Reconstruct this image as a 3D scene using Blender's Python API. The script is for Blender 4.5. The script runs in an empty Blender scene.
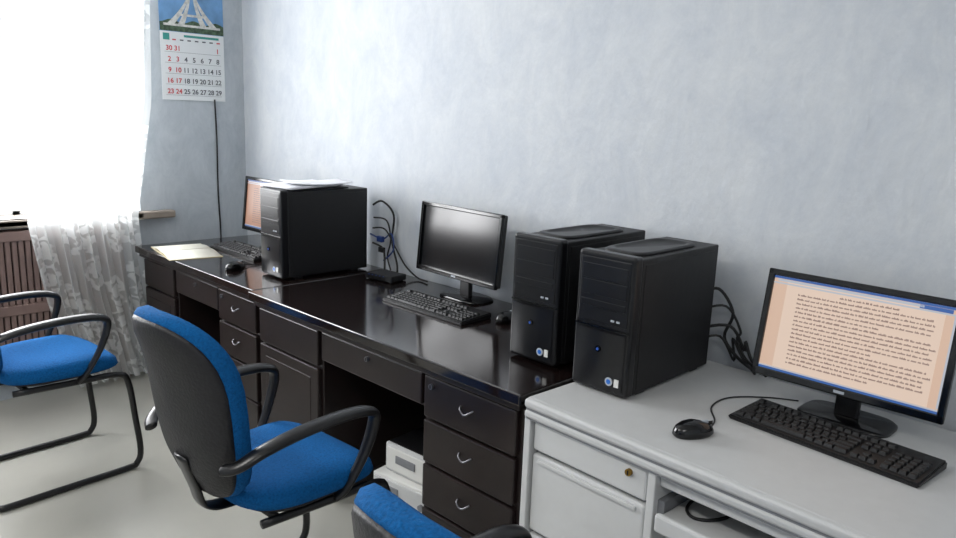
import bpy, bmesh, math, random
from mathutils import Vector, Matrix
random.seed(7)
S = bpy.context.scene
try:
    S.view_settings.view_transform = 'Standard'
except Exception:
    pass

def lin(c):
    def f(v):
        v /= 255.0
        return v/12.92 if v <= .04045 else ((v+.055)/1.055)**2.4
    return (f(c[0]), f(c[1]), f(c[2]), 1)

def mat(name, col, rough=.5, metal=0, emis=0, noise=0, nscale=8, bump=0, coat=0, spec=.5, screen=False):
    m = bpy.data.materials.new(name); m.use_nodes = True
    nt = m.node_tree; b = nt.nodes['Principled BSDF']
    c = lin(col)
    b.inputs['Base Color'].default_value = c if not screen else (.02, .02, .02, 1)
    b.inputs['Roughness'].default_value = rough
    b.inputs['Metallic'].default_value = metal
    b.inputs['Specular IOR Level'].default_value = spec
    b.inputs['Coat Weight'].default_value = coat
    b.inputs['Coat Roughness'].default_value = .1
    if emis:
        b.inputs['Emission Color'].default_value = c
        b.inputs['Emission Strength'].default_value = emis
    if noise or bump:
        tc = nt.nodes.new('ShaderNodeTexCoord')
        n = nt.nodes.new('ShaderNodeTexNoise'); n.inputs['Scale'].default_value = nscale
        n.inputs['Detail'].default_value = 5
        nt.links.new(tc.outputs['Object'], n.inputs['Vector'])
        if noise:
            r = nt.nodes.new('ShaderNodeValToRGB')
            r.color_ramp.elements[0].position = .3; r.color_ramp.elements[1].position = .7
            r.color_ramp.elements[0].color = tuple(v*(1-noise) for v in c[:3])+(1,)
            r.color_ramp.elements[1].color = tuple(min(1, v*(1+noise)) for v in c[:3])+(1,)
            nt.links.new(n.outputs['Fac'], r.inputs['Fac'])
            nt.links.new(r.outputs['Color'], b.inputs['Base Color'])
        if bump:
            bp = nt.nodes.new('ShaderNodeBump'); bp.inputs['Strength'].default_value = bump
            bp.inputs['Distance'].default_value = .01
            nt.links.new(n.outputs['Fac'], bp.inputs['Height'])
            nt.links.new(bp.outputs['Normal'], b.inputs['Normal'])
    return m

class B:
    def __init__(s, name):
        s.name = name; s.bm = bmesh.new(); s.mats = []; s.M = Matrix()
    def mi(s, m):
        if m not in s.mats: s.mats.append(m)
        return s.mats.index(m)
    def merge(s, b2, m, smooth, R=None):
        i = s.mi(m)
        T = s.M @ R if R is not None else s.M
        bmesh.ops.recalc_face_normals(b2, faces=b2.faces[:])
        vm = {}
        for v in b2.verts: vm[v] = s.bm.verts.new(T @ v.co)
        for f in b2.faces:
            try:
                g = s.bm.faces.new([vm[v] for v in f.verts])
                g.material_index = i; g.smooth = smooth
            except ValueError: pass
        b2.free()
    def box(s, c, d, m, bev=0, rot=None, seg=2, smooth=False):
        b2 = bmesh.new(); bmesh.ops.create_cube(b2, size=1)
        for v in b2.verts: v.co = Vector((v.co.x*d[0], v.co.y*d[1], v.co.z*d[2]))
        if bev: bmesh.ops.bevel(b2, geom=b2.edges[:], offset=min(bev, min(d)*.49), segments=seg, profile=.5, affect='EDGES')
        R = Matrix.Translation(c)
        if rot is not None: R = R @ rot
        s.merge(b2, m, smooth, R)
    def bx(s, x0, x1, y0, y1, z0, z1, m, bev=0, seg=2):
        s.box(((x0+x1)/2, (y0+y1)/2, (z0+z1)/2), (abs(x1-x0), abs(y1-y0), abs(z1-z0)), m, bev, seg=seg)
    def cyl(s, c, r, h, m, axis='Z', seg=20, r2=None, bev=0):
        b2 = bmesh.new()
        bmesh.ops.create_cone(b2, cap_ends=True, segments=seg, radius1=r, radius2=r if r2 is None else r2, depth=h)
        R = Matrix.Translation(c)
        if axis == 'X': R = R @ Matrix.Rotation(math.pi/2, 4, 'Y')
        if axis == 'Y': R = R @ Matrix.Rotation(math.pi/2, 4, 'X')
        s.merge(b2, m, False, R)
    def tube(s, pts, r, m, seg=8, sub=6, closed=False, ref=None, ry=None, taper=None):
        P = [Vector(p) for p in pts]; n = len(P); Q = []
        rng = n if closed else n-1
        for i in range(rng):
            if closed: p0, p1, p2, p3 = P[i-1], P[i], P[(i+1) % n], P[(i+2) % n]
            else: p0, p1, p2, p3 = P[max(i-1, 0)], P[i], P[i+1], P[min(i+2, n-1)]
            for k in range(sub):
                t = k/sub
                Q.append(.5*((2*p1)+(p2-p0)*t+(2*p0-5*p1+4*p2-p3)*t*t+(3*p1-p0-3*p2+p3)*t**3))
        if not closed: Q.append(P[-1])
        b2 = bmesh.new(); rings = []; N = None; L = len(Q)
        for i, q in enumerate(Q):
            a = Q[(i-1) % L] if (closed or i > 0) else q
            b = Q[(i+1) % L] if (closed or i < L-1) else q
            T = (b-a).normalized()
            if ref is not None: N = (Vector(ref)-T*Vector(ref).dot(T)).normalized()
            elif N is None:
                up = Vector((0, 0, 1)) if abs(T.z) < .9 else Vector((1, 0, 0))
                N = (up-T*up.dot(T)).normalized()
            else: N = (N-T*N.dot(T)).normalized()
            W = T.cross(N)
            k = taper(i/(L-1)) if taper else 1
            rings.append([b2.verts.new(q+N*math.cos(2*math.pi*j/seg)*r*k+W*math.sin(2*math.pi*j/seg)*(ry or r)*k) for j in range(seg)])
        for i in range(L if closed else L-1):
            A, C = rings[i], rings[(i+1) % L]
            for j in range(seg):
                b2.faces.new([A[j], A[(j+1) % seg], C[(j+1) % seg], C[j]])
        if not closed:
            b2.faces.new(rings[0]); b2.faces.new(rings[-1])
        s.merge(b2, m, True)
    def pad(s, a, c, prof, m, n=3.2, fn=None, seg=44, R=None):
        b2 = bmesh.new(); rings = []
        for (k, z) in prof:
            if k == 0:
                rings.append([b2.verts.new((0, 0, z))]); continue
            rr = []
            for j in range(seg):
                t = 2*math.pi*j/seg; ct, st = math.cos(t), math.sin(t)
                x = math.copysign(abs(ct)**(2/n), ct)*a*k; y = math.copysign(abs(st)**(2/n), st)*c*k
                rr.append(b2.verts.new((x, y, z)))
            rings.append(rr)
        for A, C in zip(rings, rings[1:]):
            for j in range(seg):
                j2 = (j+1) % seg
                if len(A) == 1: b2.faces.new([A[0], C[j], C[j2]])
                elif len(C) == 1: b2.faces.new([A[j], A[j2], C[0]])
                else: b2.faces.new([A[j], A[j2], C[j2], C[j]])
        if fn:
            for v in b2.verts: v.co = Vector(fn(v.co))
        s.merge(b2, m, True, R)
    def grid(s, nu, nv, fn, m, thick=0, smooth=True):
        b2 = bmesh.new()
        G = [[b2.verts.new(fn(i/nu, j/nv)) for j in range(nv+1)] for i in range(nu+1)]
        for i in range(nu):
            for j in range(nv): b2.faces.new([G[i][j], G[i+1][j], G[i+1][j+1], G[i][j+1]])
        if thick:
            H = [[b2.verts.new(G[i][j].co-Vector((0, 0, thick))) for j in range(nv+1)] for i in range(nu+1)]
            for i in range(nu):
                for j in range(nv): b2.faces.new([H[i][j], H[i][j+1], H[i+1][j+1], H[i+1][j]])
            for i in range(nu):
                b2.faces.new([G[i][0], H[i][0], H[i+1][0], G[i+1][0]]); b2.faces.new([G[i][nv], G[i+1][nv], H[i+1][nv], H[i][nv]])
            for j in range(nv):
                b2.faces.new([G[0][j], G[0][j+1], H[0][j+1], H[0][j]]); b2.faces.new([G[nu][j], H[nu][j], H[nu][j+1], G[nu][j+1]])
        s.merge(b2, m, smooth)
    def done(s, loc=(0, 0, 0), rz=0, world=False, parent=None):
        me = bpy.data.meshes.new(s.name)
        if world:
            for v in s.bm.verts: v.co -= Vector(loc)
        s.bm.normal_update(); s.bm.to_mesh(me); s.bm.free()
        for m in s.mats: me.materials.append(m)
        o = bpy.data.objects.new(s.name, me); S.collection.objects.link(o)
        o.location = loc; o.rotation_euler = (0, 0, rz)
        if parent: o.parent = parent
        return o

# ------------------------------------------------------------ materials
def wall_mat(name, c1, c2):
    m = bpy.data.materials.new(name); m.use_nodes = True
    nt = m.node_tree; b = nt.nodes['Principled BSDF']; b.inputs['Roughness'].default_value = .7
    b.inputs['Specular IOR Level'].default_value = .3
    tc = nt.nodes.new('ShaderNodeTexCoord')
    mp = nt.nodes.new('ShaderNodeMapping'); mp.inputs['Scale'].default_value = (2.0, 2.0, 1.2)
    nt.links.new(tc.outputs['Object'], mp.inputs['Vector'])
    n1 = nt.nodes.new('ShaderNodeTexNoise'); n1.inputs['Scale'].default_value = 3.0; n1.inputs['Detail'].default_value = 10
    n1.inputs['Roughness'].default_value = .75; n1.inputs['Distortion'].default_value = .5
    nt.links.new(mp.outputs['Vector'], n1.inputs['Vector'])
    r = nt.nodes.new('ShaderNodeValToRGB'); r.color_ramp.elements[0].position = .36; r.color_ramp.elements[1].position = .64
    r.color_ramp.elements[0].color = lin(c1); r.color_ramp.elements[1].color = lin(c2)
    nt.links.new(n1.outputs['Fac'], r.inputs['Fac']); nt.links.new(r.outputs['Color'], b.inputs['Base Color'])
    n2 = nt.nodes.new('ShaderNodeTexNoise'); n2.inputs['Scale'].default_value = 9; n2.inputs['Detail'].default_value = 8
    nt.links.new(mp.outputs['Vector'], n2.inputs['Vector'])
    bp = nt.nodes.new('ShaderNodeBump'); bp.inputs['Strength'].default_value = .5; bp.inputs['Distance'].default_value = .008
    nt.links.new(n2.outputs['Fac'], bp.inputs['Height']); nt.links.new(bp.outputs['Normal'], b.inputs['Normal'])
    return m
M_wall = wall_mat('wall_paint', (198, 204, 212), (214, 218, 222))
M_wallL = wall_mat('wall_paint_end_shaded', (174, 182, 189), (196, 202, 207))  # wall paint darkened: the window wall's backlit shade is put into the colour
M_ceil = mat('ceiling_paint', (232, 232, 230), .8, noise=.02)
M_floor = mat('floor_vinyl', (172, 171, 163), .3, noise=.08, nscale=2.5, bump=.03)
M_dark = mat('desk_dark_gloss', (22, 14, 13), .12, noise=.12, nscale=5, coat=.5)
M_darks = mat('desk_dark_side', (30, 21, 20), .36, noise=.2, nscale=7)
M_void = mat('desk_shadow_gap', (12, 8, 8), .7)
M_chrome = mat('chrome', (135, 135, 140), .4, metal=1)
M_grey = mat('desk_grey_laminate', (196, 197, 197), .42, noise=.02, nscale=30)
M_greyf = mat('desk_grey_front', (204, 205, 205), .45, noise=.02, nscale=20)
M_greyd = mat('desk_grey_groove', (128, 130, 134), .6)
M_blk = mat('plastic_black', (17, 17, 19), .42, noise=.1, nscale=60)
M_blks = mat('case_black_steel', (18, 18, 20), .5, noise=.12, nscale=40, bump=.05)
M_gloss = mat('plastic_black_gloss', (12, 12, 14), .12)
M_face = mat('bezel_black', (15, 15, 18), .28)
M_key = mat('key_black', (24, 24, 26), .5)
M_blue = mat('fabric_blue', (14, 88, 148), .9, noise=.22, nscale=160, bump=.4, spec=.15)
M_shell = mat('chair_shell_black', (22, 22, 27), .55, noise=.2, nscale=120, bump=.25)
M_tube = mat('chair_tube_black', (18, 18, 20), .3)
M_white = mat('white_plastic', (222, 222, 218), .45)
M_paper = mat('paper', (228, 229, 234), .8, noise=.02)
M_page = mat('notebook_page', (222, 220, 208), .8, noise=.03)
M_cover = mat('notebook_cover', (196, 184, 150), .6)
M_scr = mat('screen_off', (13, 15, 18), .14)
M_silver = mat('sticker_silver', (180, 186, 195), .35)
M_stb = mat('sticker_blue', (40, 110, 200), .35)
M_led = mat('led_blue', (45, 85, 170), .4, emis=.1)
M_cabb = mat('cable_blue', (35, 60, 120), .45)
M_pvc = mat('window_pvc', (240, 240, 240), .4)
M_sill = mat('sill_stone', (140, 130, 120), .5, noise=.1)
M_wood = mat('radiator_wood', (134, 112, 106), .5, noise=.12, nscale=12)
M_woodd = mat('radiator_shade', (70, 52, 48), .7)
M_brass = mat('lock_brass', (150, 120, 60), .35, metal=1)

# ------------------------------------------------------------ room
XL, XR, YB, YF, H = -4.14, 2.2, 2.22, -2.2, 2.85
b = B('floor'); b.bx(XL-.25, XR+.15, YF-.15, YB+.15, -.1, 0, M_floor); b.done()
b = B('ceiling'); b.bx(XL-.25, XR+.15, YF-.15, YB+.15, H, H+.1, M_ceil); b.done()
b = B('wall_back'); b.bx(XL-.25, XR+.15, YB, YB+.15, 0, H, M_wall); b.done()
b = B('wall_front'); b.bx(XL-.25, XR+.15, YF-.15, YF, 0, H, M_wall); b.done()
b = B('wall_right'); b.bx(XR, XR+.15, YF, YB, 0, H, M_wall); b.done()
WY0, WY1, WZ0, WZ1 = -.1, 1.59, .88, 2.5
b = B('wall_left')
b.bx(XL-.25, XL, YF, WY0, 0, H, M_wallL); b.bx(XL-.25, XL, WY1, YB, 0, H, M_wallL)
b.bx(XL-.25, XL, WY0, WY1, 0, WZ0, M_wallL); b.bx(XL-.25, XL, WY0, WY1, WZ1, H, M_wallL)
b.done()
# window frame
b = B('window_1'); fx0, fx1 = XL-.2, XL-.14; t = .055
b.bx(fx0, fx1, WY0, WY0+t, WZ0, WZ1, M_pvc, .006); b.bx(fx0, fx1, WY1-t, WY1, WZ0, WZ1, M_pvc, .006)
b.bx(fx0, fx1, WY0, WY1, WZ0, WZ0+t, M_pvc, .006); b.bx(fx0, fx1, WY0, WY1, WZ1-t, WZ1, M_pvc, .006)
for yy in (.46, 1.03): b.bx(fx0, fx1, yy-.022, yy+.022, WZ0, WZ1, M_pvc, .006)
b.bx(fx0, fx1, WY0, WY1, 2.12, 2.16, M_pvc, .006)
b.done()
# outside iron grille with scrolls
b = B('window_grille'); gx = XL-.235; M_iron = mat('grille_iron', (205, 205, 208), .6)
for k in range(9):
    y = WY0+.1+k*.19; b.tube([(gx, y, WZ0+.01), (gx, y, WZ1-.01)], .004, M_iron, sub=1, seg=6)
for z in (1.05, 1.5, 1.95): b.tube([(gx, WY0+.01, z), (gx, WY1-.01, z)], .004, M_iron, sub=1, seg=6)
for k in range(8):
    y = WY0+.195+k*.19
    for z in (1.27, 1.72):
        b.tube([(gx, y+.07*math.cos(a), z+.07*math.sin(a)) for a in [i*math.pi/4 for i in range(8)]], .004, M_iron, sub=3, closed=True, seg=6)
b.done()
b = B('window_sill'); b.bx(XL-.14, XL+.06, WY0+.005, WY1-.005, WZ0-.002, WZ0+.03, M_sill, .004); b.bx(XL+.001, XL+.06, WY0-.05, 1.76, WZ0-.01, WZ0+.03, M_sill, .008); b.done()
# radiator cover
b = B('radiator_cover'); x1 = XL+.045
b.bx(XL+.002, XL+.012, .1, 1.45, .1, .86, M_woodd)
for z in (.12, .46, .83): b.bx(XL+.012, x1, .1, 1.45, z-.025, z+.025, M_wood, .004)
for k in range(46):
    y = .12+k*.0292; b.bx(XL+.02, x1-.008, y-.011, y+.011, .1, .85, M_wood, .003)
for y in (.1, .78, 1.45): b.bx(XL+.012, x1+.004, y-.025, y+.025, 0, .86, M_wood, .004)
b.done()

# curtain
m = bpy.data.materials.new('sheer_lace'); m.use_nodes = True; nt = m.node_tree
for n in list(nt.nodes): nt.nodes.remove(n)
out = nt.nodes.new('ShaderNodeOutputMaterial'); tr = nt.nodes.new('ShaderNodeBsdfTransparent')
df = nt.nodes.new('ShaderNodeBsdfDiffuse'); tl = nt.nodes.new('ShaderNodeBsdfTranslucent')
df.inputs['Color'].default_value = (.86, .87, .86, 1); tl.inputs['Color'].default_value = (.85, .86, .86, 1)
mx1 = nt.nodes.new('ShaderNodeMixShader'); mx1.inputs[0].default_value = .5
nt.links.new(df.outputs[0], mx1.inputs[1]); nt.links.new(tl.outputs[0], mx1.inputs[2])
tc = nt.nodes.new('ShaderNodeUVMap'); tc.uv_map = 'UVMap'
v1 = nt.nodes.new('ShaderNodeTexVoronoi'); v1.inputs['Scale'].default_value = 6; v1.voronoi_dimensions = '2D'
ns = nt.nodes.new('ShaderNodeTexNoise'); ns.inputs['Scale'].default_value = 16; ns.inputs['Detail'].default_value = 2
nt.links.new(tc.outputs[0], ns.inputs['Vector'])
mixv = nt.nodes.new('ShaderNodeMix'); mixv.data_type = 'VECTOR'; mixv.inputs[0].default_value = .12
nt.links.new(tc.outputs[0], mixv.inputs[4]); nt.links.new(ns.outputs['Color'], mixv.inputs[5])
nt.links.new(mixv.outputs[1], v1.inputs['Vector'])
rp = nt.nodes.new('ShaderNodeValToRGB'); e = rp.color_ramp.elements
e[0].position = .0; e[0].color = (.95,)*3+(1,); e[1].position = .62; e[1].color = (.56,)*3+(1,)
for p, v in ((.16, .9), (.20, .56), (.27, .56), (.31, .94), (.40, .92), (.45, .56)):
    el = e.new(p); el.color = (v, v, v, 1)
nt.links.new(v1.outputs['Distance'], rp.inputs['Fac'])
mx2 = nt.nodes.new('ShaderNodeMixShader')
nt.links.new(rp.outputs['Color'], mx2.inputs[0]); nt.links.new(tr.outputs[0], mx2.inputs[1]); nt.links.new(mx1.outputs[0], mx2.inputs[2])
nt.links.new(mx2.outputs[0], out.inputs[0])
M_lace = m
def curtain(name, yl, yr, x0, zt, zb, folds):
    me = bpy.data.meshes.new(name); nu, nv = 170, 50
    vs, fs, uv = [], [], []
    for i in range(nu+1):
        for j in range(nv+1):
            u, v = i/nu, j/nv; z = zt+(zb-zt)*v
            y = yl(z)*(1-u)+yr(z)*u
            amp = .014+.010*v
            x = amp*math.sin(u*folds*2*math.pi+.8*math.sin(v*4))+.006*math.sin(u*folds*4.7*math.pi+v*3)
            y += .01*math.sin(u*folds*4*math.pi+1)
            vs.append((x, y-1.35, z)); uv.append((u*1.1, v*2.4))
    for i in range(nu):
        for j in range(nv):
            a = i*(nv+1)+j; fs.append((a, a+1, a+nv+2, a+nv+1))
    me.from_pydata(vs, [], fs); ul = me.uv_layers.new(name='UVMap')
    for l in me.loops: ul.data[l.index].uv = uv[l.vertex_index]
    for p in me.polygons: p.use_smooth = True
    me.materials.append(M_lace)
    o = bpy.data.objects.new(name, me); S.collection.objects.link(o); o.location = (x0, 1.35, 0); return o
def interp(pts):
    def f(z):
        for (z0, y0), (z1, y1) in zip(pts, pts[1:]):
            if z0 >= z >= z1:
                t = (z0-z)/(z0-z1); return y0+(y1-y0)*t
        return pts[-1][1] if z < pts[-1][0] else pts[0][1]
    return f
curtain('lace_curtain', interp([(2.6, 1.30), (2.0, 1.26), (1.3, 1.04), (.9, 1.0), (.5, 1.06), (.03, 1.18)]),
        interp([(2.6, 1.66), (1.5, 1.62), (.9, 1.52), (.5, 1.55), (.03, 1.62)]), XL+.115, 2.6, .03, 8)
b = B('curtain_rod'); b.cyl((XL+.115, .8, 2.62), .012, 2.1, M_pvc, 'Y')
for y in (-.2, 1.8): b.bx(XL, XL+.12, y-.01, y+.01, 2.61, 2.63, M_pvc)
b.done()

# ------------------------------------------------------------ wall calendar
M_sky = mat('calendar_sky', (105, 150, 195), .5, noise=.3, nscale=9)
M_grn = mat('calendar_green', (70, 92, 70), .6, noise=.5, nscale=60)
M_mon = mat('calendar_monument', (205, 205, 200), .5, noise=.25, nscale=50)
M_calp = mat('calendar_paper', (226, 229, 230), .6)
M_red = mat('ink_red', (205, 80, 85), .6); M_ink = mat('ink_grey', (90, 94, 100), .6); M_bl = mat('ink_green', (60, 150, 140), .6)
cal = bpy.data.objects.new('wall_calendar', None); S.collection.objects.link(cal)
cal.location = (XL, 1.92, 1.5)
b = B('sheets'); hw = .18
b.bx(.002, .006, -hw, hw, .01, .37, M_calp); b.bx(.002, .006, -hw, hw, .37, .68, M_sky)
b.grid(24, 1, lambda u, v: (.0065, -hw+u*2*hw, .372+v*(.045+.018*math.sin(u*9)**2)), M_grn)
b.bx(.002, .010, -hw, hw, .68, .70, M_white)
for w0, w1, off in ((.135, .100, 0), (.075, .045, 0)):
    for sgn in (-1, 1):
        b.grid(14, 1, lambda u, v: (.0075, sgn*((w0*(1-v)+w1*v)*(1-u)**1.8+.006*(1-v)), .41+u*.22), M_mon)
b.bx(.0072, .0082, -.075, .075, .455, .467, M_mon); b.bx(.0072, .0082, -.16, .16, .400, .412, M_mon)
b.bx(.0072, .0082, -.006, .006, .60, .675, M_mon)
b.bx(.006, .0068, -hw+.015, -hw+.05, .325, .36, M_bl)
b.bx(.006, .0068, -.05, .15, .345, .357, M_bl)
for k in range(7): b.bx(.006, .0066, -.115+k*.042, -.095+k*.042, .325, .332, M_red if k in (0, 6) else M_ink)
for k in range(5): b.bx(.006, .0064, -hw+.02, hw-.02, .035+k*.057, .0365+k*.057, M_greyd)
b.done(parent=cal)
for row in range(5):
    for colm in range(7):
        if row == 0 and colm in (2, 3, 4, 5): continue
        cu = bpy.data.curves.new('digit', 'FONT')
        n = (30+colm if colm < 2 else 1) if row == 0 else 2+(row-1)*7+colm
        cu.body = str(n); cu.size = .036; cu.align_x = 'CENTER'; cu.extrude = .0002
        cu.offset = .0008
        o = bpy.data.objects.new('digit', cu); S.collection.objects.link(o); o.parent = cal
        o.location = (.0068, -.135+colm*.046, .272-row*.057)
        o.rotation_euler = (math.pi/2, 0, math.pi/2)
        cu.materials.append(M_red if (colm in (0, 1) or row == 0) else M_ink)
b = B('wall_power_cord')
b.tube([(XL+.006, 2.035, 1.52), (XL+.006, 2.04, 1.3), (XL+.006, 2.038, 1.0), (XL+.006, 2.045, .77), (XL+.006, 2.045, .5)], .0045, M_blk)
b.done()

# ------------------------------------------------------------ desks
def handle(b, x, y, z, w=.026):
    b.tube([(x-w, y, z+.009), (x-w*.8, y-.010, z+.004), (x-w*.4, y-.013, z-.004), (x, y-.014, z-.007), (x+w*.4, y-.013, z-.004), (x+w*.8, y-.010, z+.004), (x+w, y, z+.009)], .0035, M_chrome, ry=.003, sub=4)
def lock(b, x, y, z, m=None):
    b.cyl((x, y-.004, z), .009, .010, m or M_chrome, 'Y')
    b.box((x, y-.0095, z), (.003, .002, .011), M_void)
def dark_desk(name, x0, x1, yf, yb, left, right):
    b = B(name)
    b.bx(x0, x1, yf, yb, .715, .75, M_dark, .006, 3)
    b.bx(x0+.015, x1-.015, yf+.015, yb-.005, .695, .715, M_darks, .003)
    f = yf+.03
    for px0, px1, kind in left+right:
        b.bx(px0, px1, f+.02, yb-.02, .0, .695, M_darks, .003)
        if kind == 'drawers':
            zs = [(.075, .225), (.235, .380), (.390, .535), (.545, .685)]
            for i, (z0, z1) in enumerate(zs):
                b.bx(px0+.012, px1-.012, f, f+.021, z0, z1, M_darks, .005)
                handle(b, (px0+px1)/2, f, (z0+z1)/2+.005)
            lock(b, px0+.05, f, .655)
        else:
            b.bx(px0+.012, px1-.012, f, f+.021, .545, .685, M_darks, .005)
            b.bx(px0+.012, px1-.012, f, f+.021, .075, .535, M_darks, .005)
            b.bx(px0+.06, px1-.06, f-.002, f+.002, .12, .49, M_darks, .002)
        b.bx(px0-.002, px1+.002, f+.005, yb-.02, 0, .06, M_darks, .003)
    kx0 = left[-1][1]; kx1 = right[0][0]
    b.bx(kx0, kx1, f+.03, yb-.1, .56, .695, M_darks, .003)
    b.bx(kx0+.006, kx1-.006, f+.005, f+.031, .575, .685, M_darks, .005)
    lock(b, (kx0+kx1)/2, f+.005, .655)
    b.bx(kx0, kx1, yb-.10, yb-.08, .15, .56, M_darks)
    b.done(((x0+x1)/2, (yf+yb)/2, 0), world=True)
dark_desk('office_desk', -2.745, -1.25, 1.465, 2.205, [(-2.72, -2.27, 'door')], [(-1.69, -1.275, 'drawers')])
dark_desk('office_desk', -3.985, -2.75, 1.49, 2.205, [(-3.96, -3.58, 'door')], [(-3.13, -2.775, 'drawers')])

# grey desk (stands slightly skewed to the wall)
b = B('computer_desk'); L = 1.5; D = .72
b.bx(0, L, .012, D, .715, .75, M_grey, .008, 3)
b.bx(-.0, L, 0, .03, .722, .749, M_grey, .010, 4)
b.bx(.004, L-.004, .008, .03, .690, .722, M_greyd)
b.bx(0, L, .003, .03, .694, .716, M_grey, .008, 4)
b.bx(0, .022, .008, D, 0, .70, M_greyf, .003); b.bx(L-.022, L, .012, D, 0, .70, M_greyf, .003)
b.bx(.40, .422, .012, D, 0, .70, M_greyf, .003)
b.bx(.022, .40, .04, D-.02, .05, .690, M_greyd)
b.bx(.022, .40, .03, .045, 0, .06, M_greyf)
for z0, z1 in ((.605, .688), (.365, .593), (.07, .353)):
    b.bx(.028, .394, .018, .045, z0, z1, M_greyf, .006)
    if z1 < .6: b.bx(.05, .372, .012, .020, z1-.022, z1-.010, M_grey, .003)
lock(b, .345, .018, .664, M_brass)
b.bx(.422, L-.022, D-.06, D-.04, .15, .70, M_greyf)
b.bx(.422, L-.022, .03, .05, .655, .690, M_greyf, .003)
b.bx(.44, 1.2, .0, .42, .575, .592, M_grey, .004)
b.bx(.44, 1.2, -.01, .008, .560, .605, M_greyf, .006)
for x in (.43, 1.21): b.bx(x-.01, x+.01, .03, .45, .58, .62, M_greyd)
b.bx(1.2, 1.222, .03, D, 0, .70, M_greyf)
b.tube([(.60, .5, .66), (.50, .30, .62), (.46, .12, .60), (.50, .06, .597), (.55, .12, .597), (.56, .3, .597)], .004, M_blk)
b.done((-1.235, 1.462, 0), math.radians(-2.5))

# ------------------------------------------------------------ computers
TH = .392
def tower(x, y, rz=0, name='desktop_computer_tower'):
    b = B(name); w, d, h = .182, .45, TH
    b.bx(-w/2, w/2, -d/2+.03, d/2, .008, h-.004, M_blks, .004)
    b.bx(w/2-.001, w/2+.0015, -d/2+.045, d/2-.02, .02, h-.02, M_blks, .001)
    for sx in (-1, 1):
        for yy in (-.14, .16): b.bx(sx*.07-.012, sx*.07+.012, yy-.02, yy+.02, 0, .010, M_blk)
    b.bx(-w/2-.002, w/2+.002, -d/2-.005, -d/2+.034, .006, h+.004, M_face, .010, 4)
    y0 = -d/2-.006
    b.bx(-w/2+.010, w/2-.010, y0-.001, y0+.004, .20, h-.012, M_face, .003)
    for k in range(2):
        z = h-.030-k*.045; b.bx(-w/2+.018, w/2-.018, y0-.0025, y0, z-.041, z, M_face, .002)
    b.bx(-w/2+.018, w/2-.018, y0-.003, y0, .243, .262, M_face, .002)
    b.bx(-w/2+.002, w/2-.002, y0-.002, y0+.004, .186, .192, M_gloss, .001)
    for k in (0, 1): b.bx(.030+k*.018, .040+k*.018, y0-.004, y0, .212, .217, M_silver)
    b.grid(12, 6, lambda u, v: (-w/2+.012+u*(w-.024), y0-.001-.007*math.sin(math.pi*u), .02+v*.160), M_face)
    b.cyl((0, y0-.009, .130), .009, .006, M_gloss, 'Y'); b.cyl((0, y0-.0125, .130), .004, .002, M_led, 'Y')
    b.cyl((.040, y0-.006, .045), .012, .003, M_silver, 'Y'); b.cyl((.040, y0-.0078, .045), .007, .001, M_stb, 'Y')
    b.box((.064, y0-.005, .045), (.014, .003, .022), M_white)
    b.pad(.070, .165, [(0, 0), (1, 0), (1, .006), (.95, .010), (.80, .010), (.77, .006), (0, .006)], M_blk, n=5, R=Matrix.Translation((0, -.01, h-.005)))
    b.bx(-.07, -.02, d/2-.001, d/2+.003, .06, .30, M_silver)
    b.bx(.0, .07, d/2-.001, d/2+.003, .25, .33, M_greyd)
    return b.done((x, y, .75), rz)
tower(-1.128, 1.880); tower(-1.418, 1.932); tower(-2.915, 1.905, math.radians(-1))

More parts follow.
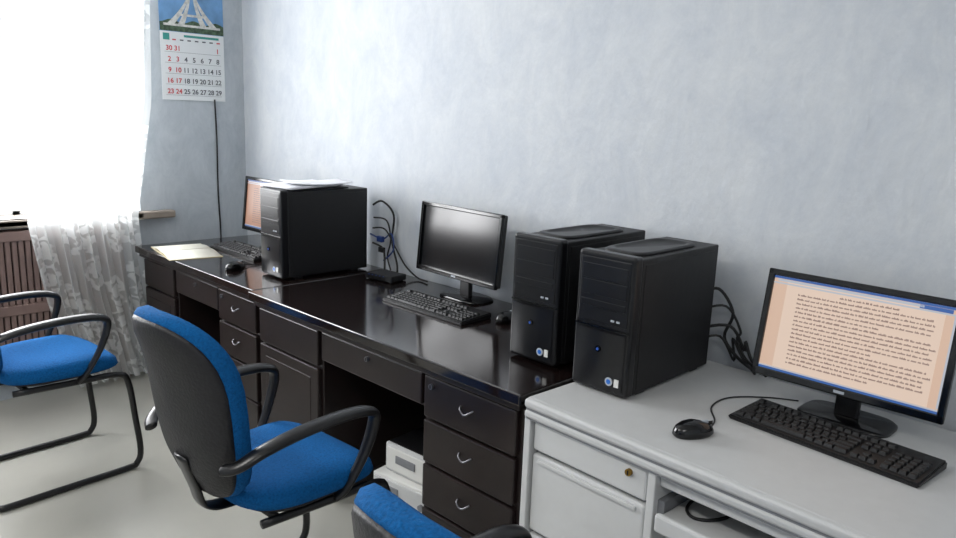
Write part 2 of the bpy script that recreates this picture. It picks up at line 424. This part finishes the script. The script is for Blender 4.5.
M_sb = mat('doc_page', (226, 202, 184), .3, emis=.92, screen=True); M_sbg = mat('doc_background', (216, 184, 162), .3, emis=.92, screen=True)
M_txt = mat('doc_text', (140, 112, 104), .4, emis=.8, screen=True); M_bar = mat('toolbar', (185, 190, 200), .3, emis=.9, screen=True); M_tb = mat('taskbar', (50, 95, 165), .3, emis=.9, screen=True)
M_sb2 = mat('doc_page_dim', (190, 140, 114), .3, emis=.8, screen=True)
def monitor(x, y, rz, w, h, zb, tilt, mode, name='computer_monitor'):
    b = B(name)
    b.pad(.115, .074, [(0, 0), (1, 0), (1, .006), (.93, .012), (0, .014)], M_gloss, n=4, R=Matrix.Translation((0, .052, 0)))
    b.box((0, .050, .075), (.06, .022, .13), M_blk, .006)
    b.M = Matrix.Translation((0, 0, zb+h/2)) @ Matrix.Rotation(-tilt, 4, 'X')
    b.box((0, .040, -.02), (.16, .03, .14), M_blk, .008)
    b.box((0, .012, 0), (w-.006, .026, h-.006), M_blk, .006)
    b.box((0, .025, 0), (w*.8, .022, h*.75), M_blk, .010)
    bz = .016
    b.box((0, -.004, h/2-bz/2), (w, .016, bz), M_gloss, .003); b.box((0, -.004, -h/2+bz/2+.002), (w, .016, bz+.004), M_gloss, .003)
    b.box((-w/2+bz/2, -.004, 0), (bz, .016, h), M_gloss, .003); b.box((w/2-bz/2, -.004, 0), (bz, .016, h), M_gloss, .003)
    b.box((0, -.0125, -h/2+.010), (.026, .001, .007), M_silver)
    sw, sh = w-2*bz, h-2*bz-.003
    if mode == 'off':
        b.box((0, -.0015, 0), (sw, .003, sh), M_scr)
    else:
        pg = M_sb if mode == 'doc' else M_sb2
        b.box((0, -.0015, 0), (sw, .003, sh), M_sbg if mode == 'doc' else M_sb2)
        b.box((.006, -.0034, -.0), (sw*.86, .001, sh*.90), pg)
        b.box((0, -.0036, sh/2-.003), (sw, .001, .006), M_tb); b.box((-.03, -.0042, sh/2-.010), (sw-.08, .001, .006), M_bar)
        b.box((sw/2-.045, -.0042, sh/2-.011), (.07, .001, .009), M_tb)
        b.box((0, -.0036, sh/2-.018), (sw, .001, .004), M_bar)
        b.box((0, -.0036, -sh/2+.004), (sw, .001, .008), M_tb); b.box((0, -.0042, -sh/2+.010), (sw, .001, .003), M_bar)
        b.box((sw/2-.003, -.0036, 0), (.005, .001, sh*.88), M_bar)
        rows = 18
        for r in range(rows):
            z = sh/2-.030-r*(sh-.050)/rows
            xx = -sw*.34 if r else -sw*.1; end = (sw*.40 if r % 6 != 5 else sw*.12) if r else sw*.2
            while xx < end:
                nl = random.randint(2, 8)
                for q in range(nl):
                    hh = random.choice((.0034, .0034, .0050))
                    b.box((xx+.001, -.0042, z+(hh-.0034)/2), (.0018, .0006, hh), M_txt); xx += .0024
                xx += .0028
    b.M = Matrix()
    return b.done((x, y, .75), rz)
monitor(-.585, 1.95, math.radians(-1), .465, .289, .083, math.radians(9), 'doc')
monitor(-2.125, 2.06, math.radians(-3), .49, .29, .09, math.radians(5), 'off')
monitor(-3.47, 1.985, math.radians(2), .46, .285, .09, math.radians(6), 'dim')

def keyboard(x, y, rz):
    b = B('keyboard'); w, d = .46, .160
    def kz(y): return .012+.010*(y+d/2)/d
    b2 = bmesh.new(); bmesh.ops.create_cube(b2, size=1)
    for v in b2.verts:
        yy = v.co.y*d; v.co = Vector((v.co.x*w, yy, 0 if v.co.z < 0 else kz(yy)))
    bmesh.ops.bevel(b2, geom=b2.edges[:], offset=.004, segments=2, affect='EDGES'); b.merge(b2, M_blk, False)
    u = .0192
    def key(cx, cy, kw=1, kd=1):
        b2 = bmesh.new(); bmesh.ops.create_cube(b2, size=1); W = u*kw-.0022; Dp = u*kd-.0022
        for v in b2.verts:
            t = v.co.z > 0
            v.co = Vector((v.co.x*(W-(.004 if t else 0)), v.co.y*(Dp-(.004 if t else 0))+(.001 if t else 0), (.0085 if t else 0)))
        b.merge(b2, M_key, False, Matrix.Translation((cx, cy, kz(cy)-.001)))
    x0 = -w/2+.010+u/2; y0 = -d/2+.014+u/2
    rowsdef = [[1.3, 1.2, 1.2, 6, 1.2, 1.2, 1.2, 1.7], [2.3]+[1]*10+[2.7], [1.7]+[1]*11+[2.3], [1.5]+[1]*12+[1.5], [1]*13+[2]]
    for r, row in enumerate(rowsdef):
        xx = x0-u/2
        for kw in row: key(xx+u*kw/2, y0+r*u, kw); xx += u*kw
    for c in (0, 2, 3, 4, 5, 6.5, 7.5, 8.5, 9.5, 11, 12, 13, 14): key(x0+c*u, y0+5.6*u)
    for c in range(3):
        for r in (3, 4): key(x0+(15.3+c)*u, y0+r*u)
        key(x0+(15.3+c)*u, y0); key(x0+(15.3+c)*u, y0+5.6*u)
    key(x0+16.3*u, y0+u)
    for c in range(4):
        for r in range(5): key(x0+(18.8+c)*u, y0+r*u)
    b.done((x, y, .75), rz)
keyboard(-.56, 1.820, math.radians(-6)); keyboard(-2.07, 1.890, math.radians(0)); keyboard(-3.50, 1.86, math.radians(0))

def mouse(x, y, rz, cord):
    b = B('computer_mouse')
    b.pad(.031, .056, [(0, 0), (.92, 0), (1, .006), (.98, .015), (.88, .025), (.65, .033), (.35, .037), (0, .038)], M_gloss, n=2.4,
          fn=lambda c: (c.x*(1-.12*abs(c.y)/.056), c.y, c.z*(1-.22*max(0, c.y/.056))))
    b.box((0, .032, .030), (.006, .02, .010), M_silver, .003)
    b.box((0, .038, .0255), (.0012, .034, .010), M_void)
    Mi = (Matrix.Translation((x, y, .75)) @ Matrix.Rotation(rz, 4, 'Z')).inverted()
    b.tube([Mi @ Vector(p) for p in cord], .0022, M_blk, seg=6)
    b.done((x, y, .75), rz)
mouse(-.805, 1.60, math.radians(-25), [(-.785, 1.652, .762), (-.81, 1.72, .753), (-.86, 1.80, .753), (-.86, 1.90, .753), (-.79, 1.985, .753), (-.72, 2.03, .753)])
mouse(-1.785, 1.990, math.radians(10), [(-1.798, 2.045, .762), (-1.80, 2.09, .753), (-1.79, 2.14, .753), (-1.80, 2.17, .753)])
mouse(-3.165, 1.63, math.radians(20), [(-3.185, 1.685, .762), (-3.19, 1.76, .753), (-3.15, 1.95, .753), (-3.15, 2.15, .753)])

# paper on far tower, notebook, router, cables
b = B('paper_sheets')
Z = .75+TH+.0055
b.M = Matrix.Translation((-2.935, 1.85, Z)) @ Matrix.Rotation(math.radians(8), 4, 'Z')
b.grid(8, 14, lambda u, v: ((u-.5)*.21, (v-.5)*.30, .009+.012*abs(u-.5)*v), M_paper, .009)
b.M = Matrix.Translation((-2.90, 1.90, Z+.008)) @ Matrix.Rotation(math.radians(-12), 4, 'Z')
b.grid(8, 14, lambda u, v: ((u-.5)*.18, (v-.5)*.28, .010+.03*(v-.5)**2), M_paper, .003)
b.M = Matrix(); b.done((-2.92, 1.88, Z), world=True)

b = B('open_notebook')
b.box((0, 0, .0015), (.40, .255, .003), M_cover, .001)
for sgn in (-1, 1):
    b.grid(12, 2, lambda u, v: (sgn*(.002+u*.19), (v-.5)*.245, .004+.013*math.sin(math.pi*min(1, u*1.1+.12))**.6*(1-.6*u)), M_page, .003)
b.done((-3.68, 1.63, .75), math.radians(-10))

b = B('network_switch')
b.bx(-.08, .08, -.05, .05, .003, .030, M_blks, .004)
for k in range(5): b.box((-.055+k*.022, -.051, .014), (.013, .003, .011), M_void)
for k in range(5): b.box((-.055+k*.022, -.051, .025), (.004, .003, .002), M_led)
for sx in (-1, 1):
    for sy in (-1, 1): b.cyl((sx*.065, sy*.035, .002), .006, .004, M_blk)
b.done((-2.59, 2.06, .75), math.radians(8))

b = B('cable_bundle')
b.tube([(-2.80, 2.145, 1.06), (-2.76, 2.17, 1.08), (-2.70, 2.19, 1.02), (-2.71, 2.19, .90), (-2.66, 2.18, .80), (-2.63, 2.16, .765)], .005, M_blk)
b.tube([(-2.80, 2.145, .95), (-2.74, 2.17, .95), (-2.68, 2.18, .88), (-2.60, 2.18, .80), (-2.5, 2.17, .760), (-2.42, 2.16, .758)], .004, M_blk)
b.tube([(-2.82, 2.145, .92), (-2.76, 2.175, .90), (-2.71, 2.185, .93), (-2.68, 2.175, .86), (-2.74, 2.165, .80)], .004, M_cabb)
b.tube([(-2.80, 2.145, .88), (-2.75, 2.165, .86), (-2.72, 2.155, .82), (-2.70, 2.14, .765)], .005, M_blk)
b.tube([(-2.80, 2.15, 1.0), (-2.74, 2.18, .99), (-2.72, 2.19, .9), (-2.73, 2.18, .82), (-2.68, 2.16, .765)], .004, M_blk)
b.box((-2.765, 2.165, .90), (.04, .02, .028), M_cabb, .004); b.box((-2.755, 2.165, .85), (.035, .02, .025), M_blk, .004)
b.done((-2.75, 2.16, .78), world=True)
b = B('cable_bundle')
for k, (dx, top, r) in enumerate(((.0, .97, .005), (.03, .92, .004), (.05, .86, .005), (.02, .82, .004))):
    b.tube([(-1.09, 2.118, top), (-1.05+dx, 2.16, top+.02), (-1.0+dx, 2.17, top-.05), (-1.02+dx*1.4, 2.17, .84), (-.97+dx, 2.16, .790), (-.90+dx*1.0, 2.13-.01*k, .770)], r, M_blk)
b.done((-1.0, 2.14, .8), world=True)

# boxes under desk
b = B('power_stabilizer')
b.bx(-.15, .15, -.12, .12, .01, .20, M_white, .006)
b.bx(-.14, .14, -.125, -.118, .02, .19, M_greyf, .003)
b.bx(-.10, -.02, -.128, -.122, .13, .17, M_greyd, .003); b.cyl((.09, -.128, .14), .012, .01, M_greyd, 'Y')
for k in range(6): b.bx(.150, .153, -.08+k*.028, -.066+k*.028, .06, .15, M_greyd)
for k in range(3): b.bx(-.08, .05, -.127, -.124, .05+k*.02, .055+k*.02, M_greyd)
for sx in (-1, 1):
    for sy in (-1, 1): b.cyl((sx*.12, sy*.09, .006), .012, .012, M_blk)
b.done((-1.89, 1.70, 0), math.radians(8))
b = B('ups_unit')
b.bx(-.14, .14, -.11, .11, 0, .11, M_greyf, .008)
b.bx(-.13, .13, -.114, -.108, .012, .098, M_white, .003)
b.bx(-.13, .13, -.10, .10, .11, .114, M_blk, .002)
b.bx(-.08, .02, -.117, -.112, .045, .075, M_greyd, .002)
b.cyl((.09, -.116, .055), .010, .006, M_red, 'Y')
b.done((-1.87, 1.72, .201), math.radians(4))

# ------------------------------------------------------------ chairs
def chair(x, y, rz):
    b = B('office_chair'); q = .022
    pr = [(0, 0), (.90, 0), (.98, .012), (1, .030), (.97, .052), (.88, .066), (.6, .073), (.3, .072), (0, .070)]
    def seatf(c):
        z = c.z+.425+q-.012*(1-(c.x/.25)**2)+(-.25*max(0, c.y-.12)**1 if c.z > .02 else -.1*max(0, c.y-.12))
        return (c.x*(1+.06*c.y/.22), c.y+.022, z)
    b.pad(.222, .218, pr, M_blue, n=3.4, fn=seatf)
    b.pad(.205, .20, [(0, 0), (.85, 0), (1, .012), (1, .02), (0, .02)], M_shell, n=3.4, R=Matrix.Translation((0, .022, .408+q)))
    A = .215; C = .278
    def bf(off):
        def f(c):
            v = c.y/C
            X = c.x*(.93+.07*v-.05*v*v); Y = c.z+off+.9*c.x*c.x+.02*math.sin(v*math.pi*.9)
            return (X, Y, c.y)
        return f
    Rb = Matrix.Translation((0, -.297, .724)) @ Matrix.Rotation(math.radians(18), 4, 'X')
    b.pad(A, C, [(0, -.0), (.9, 0), (.97, .006), (1, .022), (.98, .044), (.90, .056), (.5, .060), (0, .058)], M_blue, n=2.8, fn=bf(0), R=Rb)
    b.pad(A*.95, C*.96, [(0, -.020), (.6, -.020), (.88, -.016), (.97, -.006), (1, .003), (.9, .008), (0, .008)], M_shell, n=2.8, fn=bf(0), R=Rb)
    b.tube([(0, .02, .400+q), (0, -.15, .396+q), (0, -.235, .415+q), (0, -.262, .50), (0, -.297, .60)], .032, M_tube, ref=(1, 0, 0), ry=.008, seg=10)
    r = .0125
    side = [(.17, -.17, .398+q), (.195, .05, .398+q), (.205, .19, .395+q), (.212, .232, .36+q), (.22, .250, .22), (.225, .262, .08), (.225, .245, .025), (.225, .20, .0135), (.225, -.05, .0135), (.225, -.22, .0135), (.215, -.262, .0135), (.17, -.275, .0135)]
    pts = side+[(-p[0], p[1], p[2]) for p in reversed(side)]
    b.tube(pts, r, M_tube, seg=10, sub=4)
    b.tube([(-.20, .1, .397+q), (.20, .1, .397+q)], .011, M_tube, sub=1); b.tube([(-.18, -.12, .397+q), (.18, -.12, .397+q)], .011, M_tube, sub=1)
    for sx in (-1, 1):
        b.tube([(sx*.180, -.285, .62), (sx*.215, -.262, .632), (sx*.236, -.20, .662), (sx*.243, -.10, .680), (sx*.245, .03, .686), (sx*.245, .125, .676), (sx*.242, .155, .645), (sx*.236, .125, .55), (sx*.222, .075, .46), (sx*.20, .05, .425)],
               .021, M_tube, ref=(1, 0, 0), ry=.012, seg=12, sub=5, taper=lambda t: .8+.45*math.sin(math.pi*min(1, t*1.2)) if t < .83 else .8)
    b.done((x, y, 0), rz)
chair(-1.81, 1.05, math.radians(4))
chair(-3.20, .82, math.radians(4))
chair(-.645, .905, math.radians(-2))

# ------------------------------------------------------------ lights
def area(name, loc, rot, sx, sy, p, col):
    l = bpy.data.lights.new(name, 'AREA'); l.shape = 'RECTANGLE'; l.size = sx; l.size_y = sy; l.energy = p; l.color = col
    o = bpy.data.objects.new(name, l); o.location = loc; o.rotation_euler = rot; S.collection.objects.link(o); return o
area('window_daylight', (XL-.30, (WY0+WY1)/2, (WZ0+WZ1)/2), (0, -math.pi/2, 0), 1.8, 1.9, 180, (.98, .985, 1))
M_fillT = mat('added_fill_tube', (255, 250, 240), .5, emis=3)  # glow for the added fill fixtures
for i, (x, y, pw) in enumerate(((-1.9, -.6, 27), (.8, -.6, 18))):  # unseen ceiling fixtures, added as fill to lift the room's shadows
    b = B('added_fill_fixture'); b.bx(-.62, .62, -.08, .08, H-.05, H, M_white, .006)
    for yy in (-.04, .04): b.cyl((0, yy, H-.065), .014, 1.2, M_fillT, 'X')
    b.done((x, y, 0))
    area('added_fill_light', (x, y, H-.09), (0, 0, 0), 1.2, .2, pw, (1, .98, .95))  # fill light added under each fixture, out of view
w = bpy.data.worlds.new('World'); S.world = w; w.use_nodes = True
w.node_tree.nodes['Background'].inputs[0].default_value = (.9, .95, 1, 1)
w.node_tree.nodes['Background'].inputs[1].default_value = 1.5

# ------------------------------------------------------------ camera
f = 745; p = math.radians(11.8); r = math.radians(2.2); a = math.radians(45.7)
Fh = Vector((-math.cos(a), math.sin(a), 0)); R = Vector((math.sin(a), math.cos(a), 0)); Zu = Vector((0, 0, 1))
F3 = Fh*math.cos(p)-Zu*math.sin(p); U0 = Fh*math.sin(p)+Zu*math.cos(p)
cR = R*math.cos(r)+U0*math.sin(r); cU = -R*math.sin(r)+U0*math.cos(r)
cd = bpy.data.cameras.new('camera'); cd.sensor_width = 36; cd.lens = f/956*36; cd.clip_start = .05
co = bpy.data.objects.new('camera', cd); S.collection.objects.link(co)
Mx = Matrix((cR, cU, -F3)).transposed().to_4x4(); Mx.translation = (0, 0, 1.5)
co.matrix_world = Mx; S.camera = co
